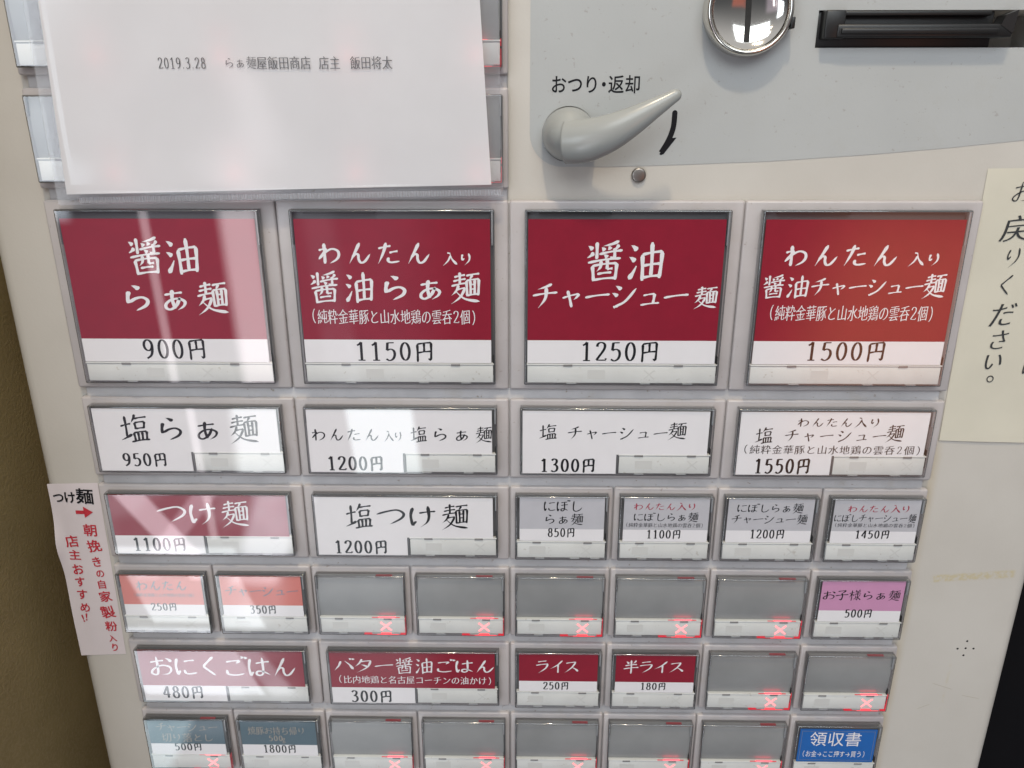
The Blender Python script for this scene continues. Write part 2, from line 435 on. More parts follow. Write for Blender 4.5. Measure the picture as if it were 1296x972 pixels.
# brush-written characters as pressed strokes in a 100-unit square; the letter is the pressure profile, '|' starts a new piece at a corner
STROKES = {
 'わ': 'V31,93 31,6;H10,65 40,71;K40,71 26,50 8,26;K9,27 34,54 60,67 82,58 86,38 75,20 50,6',
 'ん': 'L54,94 38,60 12,8;K22,32 36,47 47,43 48,24 56,9 72,14 93,44',
 'た': 'H12,73 60,81;L42,96 32,58 10,8;H54,52 86,57;K50,32 48,18 60,10 92,13',
 'ら': 'D40,94 60,80;V30,74 25,50 26,32;K27,34 46,47 66,50 79,38 72,20 44,4',
 'あ': 'H18,76 80,82;V46,96 43,52 50,12;K70,62 56,28 34,10 19,17 20,36 40,53 66,55 85,41 80,21 58,5',
 'つ': 'K6,62 40,73 72,77 92,60 84,38 48,14',
 'け': 'V20,92 13,56 18,10;K18,10 22,18 30,30;H40,66 92,71;L68,96 71,50 64,22 44,2',
 'に': 'V20,90 13,50 18,10;K18,10 22,18 28,30;H46,73 86,77;K44,32 48,16 64,11 92,15',
 'ぼ': 'V16,90 10,50 14,8;K14,8 18,16 24,28;H38,79 78,82;H38,56 84,60;K61,82 61,26 50,8 37,14 42,27 62,25 86,8;D82,100 88,88;D93,98 99,87',
 'し': 'K34,94 30,42 34,14 52,6 76,16 92,38',
 'り': 'V28,88 23,60 28,40;K28,40 32,46 38,56;L66,94 73,60 66,30 40,0',
 'お': 'H10,70 62,76;K36,96 36,24 26,8 11,18 20,36 50,52 79,46 87,28 74,10 50,8;D70,88 92,68',
 'く': 'V64,96 42,72 24,52;K24,52 42,32 68,4',
 'ご': 'H20,75 72,79;L72,79 66,72 56,64;K20,36 22,16 50,8 86,13;D78,100 85,88;D91,97 98,85',
 'は': 'V18,92 11,50 16,8;K16,8 20,16 26,28;H38,68 90,74;K64,94 64,24 52,8 38,14 42,28 64,26 90,8',
 'と': 'V34,92 42,58;K80,74 44,52 24,28 34,10 60,6 90,9',
 'の': 'K50,78 44,40 26,14 12,32 22,62 52,82 83,66 87,36 56,4',
 'チ': 'L74,95 52,85 24,77;H6,53 94,60;L54,84 51,40 26,2',
 'ヤ': 'H8,56 86,72;L88,72 78,56 62,42;V32,94 52,2',
 'ー': 'H6,46 94,53',
 'シ': 'D20,92 40,76;D8,64 28,50;V14,6 30,10;K18,8 56,28 94,78',
 'ユ': 'H18,70 72,75;V72,75 66,22;H6,19 96,23',
 'ス': 'H14,80 76,86;L76,86 52,46 8,6;R52,46 92,10',
 'ラ': 'H22,88 76,93;H10,62 86,68;L86,68 70,34 26,0',
 'イ': 'L84,96 52,62 8,36;V56,66 56,0',
 'バ': 'L36,80 26,48 4,14;R56,80 78,50 94,16;D76,100 85,88;D90,98 98,86',
 'タ': 'L42,96 28,66 8,44;H36,77 84,82;L84,82 66,36 16,0;D36,56 66,38',
 '入': 'L56,74 38,36 6,4;V36,93 54,88;R52,90 64,48 97,6',
 '円': 'V17,86 17,0;H17,86 85,89;V85,89 83,4;L83,5 76,8 68,13;V50,87 50,46;H19,44 83,47',
 '油': 'D8,94 24,80;D4,64 20,52;R24,40 16,24 4,6;V39,68 41,0;H39,68 92,73;V92,73 87,4;V64,98 64,8;H42,39 88,42;H42,8 87,11',
 '塩': 'H4,60 40,67;V22,94 22,20;R2,12 22,20 42,30;L58,98 52,84 42,70;H54,83 97,87;V54,69 56,46;H54,69 88,71;V88,71 84,48;H56,48 85,50;V47,34 50,6;H47,34 92,37;V92,37 89,6;V62,34 62,6;V76,35 75,6;H36,3 100,8',
 '麺': 'H16,86 52,91;H12,73 54,78;V34,100 34,62;H6,58 60,65;L30,60 22,42 6,28;H26,46 52,49;L52,49 34,20 4,0;R20,40 50,14 100,2;H56,88 100,92;L76,90 72,82 66,75;V56,72 58,22;H56,72 98,75;V98,75 95,22;V69,72 70,26;V84,74 83,26;H69,58 83,59;H69,43 83,44;H58,24 95,27',
 '醤': 'D6,92 18,82;R4,62 12,66 22,74;V29,100 29,57;L88,99 70,93 46,89;D42,86 50,77;D60,88 65,79;L88,90 82,82 74,78;H36,69 98,75;V77,82 77,57;L77,58 72,57 64,61;D48,67 58,59;H6,49 94,55;V18,40 22,0;H18,40 84,43;V84,43 80,0;L41,52 40,36 30,25;V58,53 58,29;H58,29 73,30;H32,18 70,20;H22,3 80,5',
 '半': 'D20,90 36,73;L80,94 74,84 62,73;H14,60 86,65;H4,37 96,43;V50,98 50,0',
 '子': 'H20,86 76,91;L76,91 64,78 48,66;V48,68 54,40 50,6;L50,6 42,8 32,15;H4,47 96,53',
 '様': 'H2,70 42,76;V23,98 23,0;L22,68 14,48 2,32;D26,62 40,48;D52,98 60,88;L88,100 84,94 75,86;H50,82 95,86;H52,69 92,72;H44,55 100,60;V71,86 71,6;L71,6 66,8 58,14;D50,46 60,37;R40,12 52,20 64,32;L92,48 86,42 76,35;R72,40 82,22 100,4',
}
for a_, b_ in (('ぁ', 'あ'), ('ャ', 'ヤ'), ('ュ', 'ユ')): STROKES[a_] = STROKES[b_]
HEAVY = set('円子半入') | set(c for c in STROKES if ord(c) < 0x3100)
PROF = {'H': ((0, .62), (.10, 1.0), (.45, .66), (.82, .82), (.93, 1.12), (1, .5)),
        'V': ((0, .5), (.09, 1.15), (.5, .84), (.9, 1.0), (1, .62)),
        'L': ((0, .5), (.12, 1.15), (.55, .85), (1, .10)),
        'R': ((0, .30), (.4, .75), (.80, 1.4), (.9, 1.2), (1, .10)),
        'D': ((0, .12), (.45, .95), (.8, 1.4), (.93, 1.15), (1, .45)),
        'K': ((0, .42), (.08, 1.0), (.4, .84), (.75, .92), (.9, .7), (1, .12))}
def pressed(ch, weight):
    """strips for every stroke of a brush character: list of (points left/right), unit square centred on 0"""
    base = (8.6 if ch in HEAVY else 7.2) * weight
    if ch == '円': base *= 1.45
    if ch in '醤様麺': base = 6.4 * weight
    out = []
    for s in STROKES[ch].split(';'):
        ty = s[0]
        pts = [tuple(float(k) for k in p.split(',')) for p in s[1:].split()]
        if len(pts) == 2:
            (xa, ya), (xb, yb) = pts
            bow = .025 if ty == 'H' else (.012 if ty == 'V' else .06)
            mxp = ((xa + xb) / 2 - (yb - ya) * bow, (ya + yb) / 2 + (xb - xa) * bow)
            pts = [pts[0], mxp, pts[1]]
        c = spline(pts, 8)
        ln = [0.0]
        for a, b in zip(c, c[1:]): ln.append(ln[-1] + math.dist(a, b))
        strip = []
        for i, (x, y) in enumerate(c):
            t = ln[i] / ln[-1]
            pf = PROF[ty]
            for (t0, w0), (t1, w1) in zip(pf, pf[1:]):
                if t <= t1 + 1e-9:
                    k = (t - t0) / (t1 - t0); k = k * k * (3 - 2 * k); wd = w0 + (w1 - w0) * k; break
            a = c[max(0, i - 1)]; b = c[min(len(c) - 1, i + 1)]
            d = Vector((b[0] - a[0], b[1] - a[1])).normalized(); n = Vector((-d.y, d.x))
            wd *= base * (.74 + .26 * abs(d.y)) / 2
            strip.append(((x - 50 + n.x * wd) / 100, (y - 48 + n.y * wd) / 100, (x - 50 - n.x * wd) / 100, (y - 48 - n.y * wd) / 100))
        out.append(strip)
    return out
def cellw(ch):
    if ch == '.': return 0.42
    if ch in '0123456789': return 0.74
    if ch in '（）()': return 0.62
    if ch == 'g': return 0.74
    if ch == '・': return 0.5
    if ch == '　' or ch == ' ': return 1.0
    return 1.0
SMALL = 'ぁゃゅょャュョッ'
def put_text(mb, text, x0, x1, z0, z1, mat, q, brush=True, weight=1.0, tilt=0.09, lean=0.0, jitter=0.0):
    """set text between x0..x1 with ink height z0..z1 on the plane q"""
    H = z1 - z0
    price = text[-1:] == '円'
    cw = [(1.16 if (price and c == '円') else cellw(c)) for c in text]
    kan = any(ord(c) > 0x3400 for c in text)
    ink = 0.90 if kan else 0.80
    em = H / ink
    # the ink runs from the left of the first cell to the right of the last
    tot = sum(cw); n = len(text)
    unit = (x1 - x0) / (tot - 0.10) if n > 1 else em
    start = x0 - 0.05 * unit
    if n == 1: start = (x0 + x1) / 2 - .5 * em; unit = em
    zmid = (z0 + z1) / 2
    sx_em = min(em, unit * 1.0) if n > 1 else min(em, (x1 - x0) / 0.88)
    dq = 0.0
    for ch, c in zip(text, cw):
        cx = start + c * unit / 2; start += c * unit
        if ch in ' 　': continue
        dq += 0.0015
        rot = random.uniform(-jitter, jitter)
        def T(px, py):
            if rot:
                px, py = px * math.cos(rot) - py * math.sin(rot), px * math.sin(rot) + py * math.cos(rot)
            return P(cx + px + lean * py, q + dq, zmid + py)
        if ch in DIG:
            vs, fs = nib(DIG[ch], .060 * weight, .125 * weight)
            hgt = H * (0.94 if price else 0.88); wid = min(cellw(ch) * unit * 1.55, hgt * 1.15)
            mb.raw([T((v.x - .25) * wid, (v.y - .49) * hgt) for v in vs], fs, mat)
            continue
        if brush and ch in STROKES and H > 2.2 and text[0] != '（':
            k = 0.74 if ch in SMALL else 1.0
            if ch in 'ぁ': k = .80
            wx = min(unit * (1.06 if ch in HEAVY else .97), H * (1.10 if ch in HEAVY else .95)) if n > 1 else min(em, (x1 - x0) / .92) * .93
            hy = H * (1.0 if kan and ord(ch) > 0x3400 else (.86 if kan else .98))
            if price: wx, hy = unit * 1.02, H * 1.02
            dz = 0.0 if k == 1.0 else -(1 - k) * .40
            hgt_s = (1.0 / k) ** .5
            for si, strip in enumerate(pressed(ch, weight * hgt_s)):
                q2 = .0022 * si
                vv = []
                for ax, ay, bx, by in strip:
                    for px, py in ((ax, ay), (bx, by)):
                        p = T(px * k * wx, (py * k + dz + tilt * .8 * px) * hy); vv.append((p[0], p[1] - q2 * MM, p[2]))
                mb.raw(vv, [(2 * i, 2 * i + 1, 2 * i + 3, 2 * i + 2) for i in range(len(strip) - 1)], mat)
            continue
        vs, fs, nor, bb = glyph(ch)
        if price and ch == '円': sxk = unit * 1.08; syk = H / 0.86
        else: sxk = sx_em; syk = em
        ex, ey = ((0.016 * weight - 0.004), (-0.016 + 0.004 * weight)) if brush else (0.006 * (weight - 1), 0.006 * (weight - 1))
        pts = []
        for v, nn in zip(vs, nor):
            px = v.x + nn.x * ex - 0.5; py = v.y + nn.y * ey - 0.38
            if brush:
                tp = 0.010 * math.sin(9.0 * px + 5.0 * py) ; py += tp * 0.6
                py += tilt * px
            pts.append((px, py))
        if ch in '()（）':
            mx = (min(p[0] for p in pts) + max(p[0] for p in pts)) / 2
            pts = [(p[0] - mx, p[1]) for p in pts]
        mb.raw([T(px * sxk, py * syk) for px, py in pts], fs, mat)

# ------------------------------------------------------------------ tags
def tag(o, label=None, cat=None, group=None, kind=None):
    if label: o['label'] = label
    if cat: o['category'] = cat
    if group: o['group'] = group
    if kind: o['kind'] = kind
    return o
BODY = -2.5                                            # the cabinet front lies behind the key plates
# ------------------------------------------------------------------ setting: brown wall
mb = MB()
mb.box(-900, -33, -261, 60, -900, 700, 'wall', bev=5, seg=3)  # unseen front part added to shade the cabinet's left side
tag(mb.build('wall'), kind='structure')
mb = MB()
mb.box(-900, 1200, -300, -262, -900, 700, 'sidepanel')
tag(mb.build('background'), kind='structure')

# ------------------------------------------------------------------ the ticket machine
machine = bpy.data.objects.new('ticket_machine', None); COL.objects.link(machine)
machine.empty_display_size = 0.05
tag(machine, 'cream ticket vending machine with rows of red and white menu keys', 'ticket machine')

def cut(me, boxes):
    o = bpy.data.objects.new('cutting', me); COL.objects.link(o)
    tools = []
    for b in boxes:
        k = MB(); k.box(*b, 'cab'); t = link('tool', k.mesh('tool')); tools.append(t)
        md = o.modifiers.new('cut', 'BOOLEAN'); md.operation = 'DIFFERENCE'; md.object = t; md.solver = 'EXACT'
    dg = bpy.context.evaluated_depsgraph_get()
    nm = bpy.data.meshes.new_from_object(o.evaluated_get(dg))
    for t in tools: bpy.data.objects.remove(t)
    bpy.data.objects.remove(o)
    return nm
SLOT = (212.9, 276.0, -24.0, 6.0, 39.25, 48.3)
mb = MB(); mb.box(-18.9, 304.4, -210, BODY, -460, 330, 'cab', bev=4.5, seg=5)
me = cut(mb.mesh('cabinet'), [SLOT]); auto_smooth(me, 40)
cabinet = link('cabinet', me, machine)

# grey printed film round the money inlets, with its wording and arrow
mb = MB()
edge = [(137.6, 200), (137.7, 16.5)]
for k in range(9):
    a = math.pi + k / 8 * math.pi / 2
    edge.append((146.7 + 9.0 * math.cos(a), 17.8 + 9.0 * math.sin(a)))
edge += [(160, 8.85), (177, 9.3), (203.7, 10.3), (231.2, 12.1), (252.4, 13.9), (272.7, 15.9), (297, 18.8), (297, 200)]
film_q0, film_q1 = BODY, BODY + 0.12
n = len(edge)
mb.raw([P(x, film_q1, z) for x, z in edge] + [P(x, film_q0 - 0.4, z) for x, z in edge],
       [tuple(range(n)), tuple(range(n, 2 * n))] + [(i, (i + 1) % n, n + (i + 1) % n, n + i) for i in range(n)], 'grey')
me = cut(mb.mesh('grey_film'), [SLOT])
film = link('grey_film', me, cabinet)
film.parent = machine
mb = MB()
put_text(mb, 'おつり・返却', 143.4, 167.3, 28.1, 32.5, 'ink', film_q1 + 0.05, brush=False, weight=3.2)
st = spline([(177.1, 23.0), (176.9, 19.1), (175.7, 15.6), (174.0, 12.6)], 8)
wd = [0.62, 0.66, 0.66, 0.62]
L, Rr = [], []
for i, (x, z) in enumerate(st):
    a = st[max(0, i - 1)]; b = st[min(len(st) - 1, i + 1)]
    d = Vector((b[0] - a[0], b[1] - a[1])).normalized(); nn = Vector((-d.y, d.x))
    L.append((x + nn.x * .72, z + nn.y * .72)); Rr.append((x - nn.x * .72, z - nn.y * .72))
for i in range(len(st) - 1):
    mb.poly([(*L[i][:1], film_q1 + .06, L[i][1]), (L[i + 1][0], film_q1 + .06, L[i + 1][1]), (Rr[i + 1][0], film_q1 + .06, Rr[i + 1][1]), (Rr[i][0], film_q1 + .06, Rr[i][1])], 'ink')
cap = [(177.1 + .72 * math.cos(a), 23.0 + .72 * math.sin(a)) for a in [k * math.pi / 8 for k in range(9)]]
mb.poly([(x, film_q1 + .065, z) for x, z in cap], 'ink')
mb.poly([(x, film_q1 + .07, z) for x, z in ((173.55, 12.2), (174.0, 11.95), (174.7, 12.2), (178.0, 16.6), (176.2, 16.4), (175.2, 15.4))], 'ink')
mb.build('wording', film)

# coin inlet: concave chrome dish in a rounded ring, with the coin slot down its middle
CX, CZ = 194.0, 48.3
prof = [(0.02, -1.0), (2, -.95), (4, -.75), (6, -.35), (8, .35), (9.2, 1.05), (9.55, 1.35), (9.7, 1.9), (9.95, 2.45), (10.35, 2.75), (10.8, 2.6), (11.15, 2.1), (11.35, 1.2), (11.4, -2.4)]
mb = MB(); mb.lathe(CX, CZ, prof[:7], 'chrome', 96); dish = mb.build('coin_inlet', machine)
mb = MB(); mb.lathe(CX, CZ, prof[6:], 'chrome', 96); mb.build('ring', dish)
def pq(r):
    for (a, b), (c, d) in zip(prof, prof[1:]):
        if a <= r <= c: return b + (d - b) * (r - a) / (c - a)
    return prof[0][1]
mb = MB()
sz = [40.55 + k * (57.0 - 40.55) / 40 for k in range(41)]
for i in range(40):
    za, zb = sz[i], sz[i + 1]
    xa = 194.05 + 0.22 * math.sin((za - 40) * .28); xb = 194.05 + 0.22 * math.sin((zb - 40) * .28)
    qa, qb = pq(abs(za - CZ)) + .14, pq(abs(zb - CZ)) + .14
    mb.poly([(xa - .72, qa, za), (xa + .72, qa, za), (xb + .72, qb, zb), (xb - .72, qb, zb)], 'hole')
mb.build('slot', dish)
mb = MB(); mb.box(204.6, 205.7, -2.3, 2.2, 43.6, 46.4, 'black', bev=.25); mb.build('locking_tab', dish)

# return lever
mb = MB()
path = spline([(147.4, 6.2, 15.9, 5.7), (152.0, 8.2, 16.2, 5.55), (157.5, 10.0, 17.9, 4.85), (163.0, 11.0, 20.6, 3.85), (168.3, 11.4, 23.7, 2.75), (172.4, 11.3, 26.1, 1.95), (174.5, 11.1, 27.35, 1.6)], 6)
x, q, z, r = path[-1]
for a in (20, 40, 60, 75, 86): path.append((x + r * .9 * math.sin(math.radians(a)), q, z + r * .52 * math.sin(math.radians(a)), r * math.cos(math.radians(a))))
mb.tube(path, 'lever', 40, 0.8)
lever = mb.build('return_lever', machine)
mb = MB()
vs, fs = [], []
NU, NV = 48, 20
for j in range(NV + 1):
    th = j / NV * math.pi / 2
    for i in range(NU):
        a = 2 * math.pi * i / NU
        vs.append(P(148.35 + 7.35 * math.cos(a) * math.cos(th) ** .9, -1.0 + 10.6 * math.sin(th), 17.5 + 7.1 * math.sin(a) * math.cos(th) ** .9))
for j in range(NV):
    for i in range(NU): fs.append((j * NU + i, j * NU + (i + 1) % NU, (j + 1) * NU + (i + 1) % NU, (j + 1) * NU + i))
mb.raw(vs, fs, 'lever', True)
mb.lathe(148.35, 17.5, [(7.3, -0.9), (7.32, -1.6), (7.32, -2.45)], 'lever', 48)
mb.build('knob', lever)

# screw head under the lever
mb = MB(); mb.lathe(168.1, 6.6, [(0.01, -1.5), (1.5, -1.5), (1.8, -1.58), (1.98, -1.8), (2.0, -2.45)], 'steel', 40)
mb.build('screw', machine)

# bill inlet
mb = MB(); mb.box(213.0, 259.0, -23.5, -3.4, 39.35, 48.2, 'black', bev=.3)
bill = mb.build('bill_inlet', machine)
mb = MB()
mb.box(217.0, 262.0, -3.3, 1.2, 41.5, 44.7, 'black', bev=.4)
mb.box(218.0, 258.2, -3.3, 1.7, 42.3, 43.7, 'black', bev=.3)
mb.box(213.8, 219.0, -3.35, .9, 41.2, 48.1, 'black', bev=.4)
mb.raw([P(x, q, z) for q in (-3.3, 1.3) for x, z in ((258.6, 44.4), (262.0, 42.4), (262.6, 48.0), (259.6, 46.8))],
       [(0, 1, 2, 3), (4, 5, 6, 7), (0, 1, 5, 4), (1, 2, 6, 5), (2, 3, 7, 6), (3, 0, 4, 7)], 'black')
mb.build('tray', bill)
mb = MB(); mb.box(214.0, 257.4, -3.32, -1.6, 46.9, 48.1, 'black', bev=.3); mb.build('upper_lip', bill)

# speaker holes
for x, z in ((288.1, -147.8), (285.4, -150.9), (288.1, -150.7), (290.8, -150.8), (287.9, -153.6)):
    mb = MB(); mb.lathe(x, z, [(0.01, BODY + .03), (0.34, BODY + .03), (0.42, BODY - .02)], 'hole', 16)
    mb.build('speaker_hole', machine)
# rails behind the key plates, seen in the gaps between the rows
mb = MB()
mb.box(1.6, 262.4, BODY - .5, -1.3, -236.0, -0.6, 'rail', bev=.5)
mb.box(1.6, 131.6, BODY - .5, -1.3, -1.0, 147, 'rail', bev=.5)
mb.build('key_rail', machine)

# ------------------------------------------------------------------ keys
SIZES = {  # module w, h; cap x0, x1, z1(top), z0(bottom)
    'b': (66.0, 59.36, 4.4, 62.0, -2.3, -54.0),
    'm': (66.0, 29.69, 3.2, 62.4, -1.9, -24.4),
    's': (33.0, 29.69, 1.7, 31.5, -1.9, -25.0),
}
QC = 2.35                                              # card front
SHARED = {}
def plate_mesh(sz):
    W, H, x0, x1, z1, z0 = SIZES[sz]
    mb = MB(); mb.box(.16, W - .16, BODY - .3, 0, -(H - 3.0), -.15, 'plate', bev=.7, seg=3)
    return mb.mesh('key_plate')
def base_mesh(sz):
    W, H, x0, x1, z1, z0 = SIZES[sz]
    mb = MB()
    mb.box(x0 + .3, x1 - .3, -.4, .9, z0 + .3, z1 - .3, 'inner', bev=.2)
    hl = 9.5 if sz == 'b' else 5.0
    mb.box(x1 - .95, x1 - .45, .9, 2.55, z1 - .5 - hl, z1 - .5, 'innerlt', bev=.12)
    mb.box(x0 + .45, x0 + .8, .9, 2.3, z1 - .5 - hl, z1 - .5, 'inner', bev=.1)
    if sz == 'b': mb.box(x0 + .5, x1 - 1.2, .9, 2.5, z1 - .75, z1 - .45, 'inner', bev=.1)
    if sz == 'b': mb.box(x0 + 4, x0 + (x1 - x0) * .42, 1.0, 2.56, z1 - 1.25, z1 - .9, 'hole', bev=.1)
    mb.box(x1 - .8, x1 - .5, .9, 2.2, z0 + 3.0, z0 + 9.0, 'hole', bev=.1)
    for k in (.22, .60, .82):
        xk = x0 + (x1 - x0) * k
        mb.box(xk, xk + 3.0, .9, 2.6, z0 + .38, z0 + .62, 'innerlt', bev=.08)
    return mb.mesh('key_body')
def strip_mesh(sz):
    W, H, x0, x1, z1, z0 = SIZES[sz]
    mb = MB()
    if sz == 'm': a, t = x0 + 30.7, -17.9
    elif sz == 'b': a, t = x0 + 1.0, -48.0
    else: a, t = x0 + .8, -18.9
    b = x1 - .75; bot = z0 + .65
    mb.box(a, b, .95, 2.2, bot, t, 'strip', bev=.12)
    mb.box(a - .2, b + .25, .95, 2.42, t + .16, t + .62, 'strip', bev=.1)
    mb.box(a, b, .95, 2.1, t - .1, t + .2, 'tab')
    wd = b - a
    for k in ((.215, .80) if sz != 's' else (.22, .80)):
        mb.box(a + wd * k - 1.35, a + wd * k + 1.35, 2.0, 2.5, t - .12, t + .48, 'tab', bev=.06)
    if sz == 'm': mb.box(a - .75, a - .2, .95, 2.3, bot, t + .5, 'inner', bev=.08)
    c = (bot + t) / 2
    sq, xx = (x0 + 21.5, x0 + 37.2) if sz == 'b' else ((a + 7.6, x1 - 5.9) if sz == 'm' else (x0 + 7.3, x0 + 22.9))
    mb.poly([(sq - 2.6, 2.23, c - 1.4), (sq + 2.6, 2.23, c - 1.4), (sq + 2.6, 2.23, c + 1.4), (sq - 2.6, 2.23, c + 1.4)], 'stripdim')
    cross(mb, xx, c, 1.55, .16, 2.235, 'stripdim')
    return mb.mesh('status_strip')
def cross(mb, x, z, r, w, q, mat):
    for s, dq in ((1, 0), (-1, .004)):
        d = Vector((r, s * r * .92)); nn = Vector((-d.y, d.x)).normalized() * w
        mb.poly([(x - d.x + nn.x, q + dq, z - d.y + nn.y), (x + d.x + nn.x, q + dq, z + d.y + nn.y),
                 (x + d.x - nn.x, q + dq, z + d.y - nn.y), (x - d.x - nn.x, q + dq, z - d.y - nn.y)], mat)
def cover_mesh(sz):
    """clear moulded cap: front sheet plus rounded walls, origin at its middle"""
    W, H, x0, x1, z1, z0 = SIZES[sz]
    hw, hh = (x1 - x0) / 2, (z1 - z0) / 2
    mb = MB(); mb.recalc = False
    bm = bmesh.new(); bmesh.ops.create_cube(bm, size=1.0)
    for v in bm.verts: v.co = Vector(P(hw if v.co.x > 0 else -hw, 3.0 if v.co.y < 0 else .05, hh if v.co.z > 0 else -hh))
    bm.normal_update()
    bmesh.ops.delete(bm, geom=[f for f in bm.faces if f.normal.y > .9], context='FACES_ONLY')
    bmesh.ops.bevel(bm, geom=[e for e in bm.edges if len(e.link_faces) == 2], offset=.5 * MM, segments=3, affect='EDGES', profile=.5)
    bm.normal_update(); bm.verts.index_update()
    vs = [v.co.copy() for v in bm.verts]
    big = max(bm.faces, key=lambda f: f.calc_area() if f.normal.y < -.99 else 0)
    for f in bm.faces:
        mb.mi.append(mb.mat('cover' if f is big else ('wallclear' if f.calc_area() > 2e-5 and abs(f.normal.y) < .1 else 'rim'))); mb.f.append(tuple(v.index for v in f.verts)); mb.sm.append(f is not big)
    mb.v = vs; bm.free()
    return mb.mesh('clear_cap')
def lit_mesh(sz):
    W, H, x0, x1, z1, z0 = SIZES[sz]
    mb = MB()
    bot = z0 + .65; t = -18.9; c = (bot + t) / 2 - .1; X = x0 + 22.7
    cross(mb, X, c, 1.75, .24, 2.26, 'led')
    mb.box(X - 3.2, X + 4.2, 1.0, 2.62, z0 + .18, z0 + .42, 'glowrim')  # from here on, strips added for the cross's red glow, no lamps
    mb.box(X - 7.5, X - 3.4, 1.0, 2.6, z0 + .18, z0 + .36, 'glowdim')
    mb.box(X + 4.3, x1 - .45, 1.0, 2.6, z0 + .18, z0 + .40, 'glowdim')
    mb.box(x1 - .6, x1 - .38, 1.2, 2.5, z0 + .5, z0 + 4.6, 'glowdim')
    mb.box(x1 - .62, x1 - .36, 1.2, 2.55, z0 + 5.2, z0 + 7.0, 'glowdim')
    mb.box(X - 2.4, X + 3.2, 1.75, 2.36, t + .60, t + .65, 'glowup')
    mb.box(X + 3.2, X + 4.8, 1.95, 2.38, t + .60, t + .64, 'glowdim')
    mb.box(X - 4.6, X - 2.4, 1.95, 2.38, t + .60, t + .64, 'glowdim')
    mb.box(X - 2.4, X + 3.0, 1.2, 2.3, z1 - .36, z1 - .24, 'glowfaint')
    return mb.mesh('lit_mark')
def shared(kind, sz):
    k = (kind, sz)
    if k not in SHARED: SHARED[k] = {'plate': plate_mesh, 'base': base_mesh, 'strip': strip_mesh, 'cover': cover_mesh, 'lit': lit_mesh}[kind](sz)
    return SHARED[k]
def slab(mb, x0, x1, z0, z1, q, mat, th=.3):
    mb.box(x0, x1, q - th, q, z0, z1, mat)
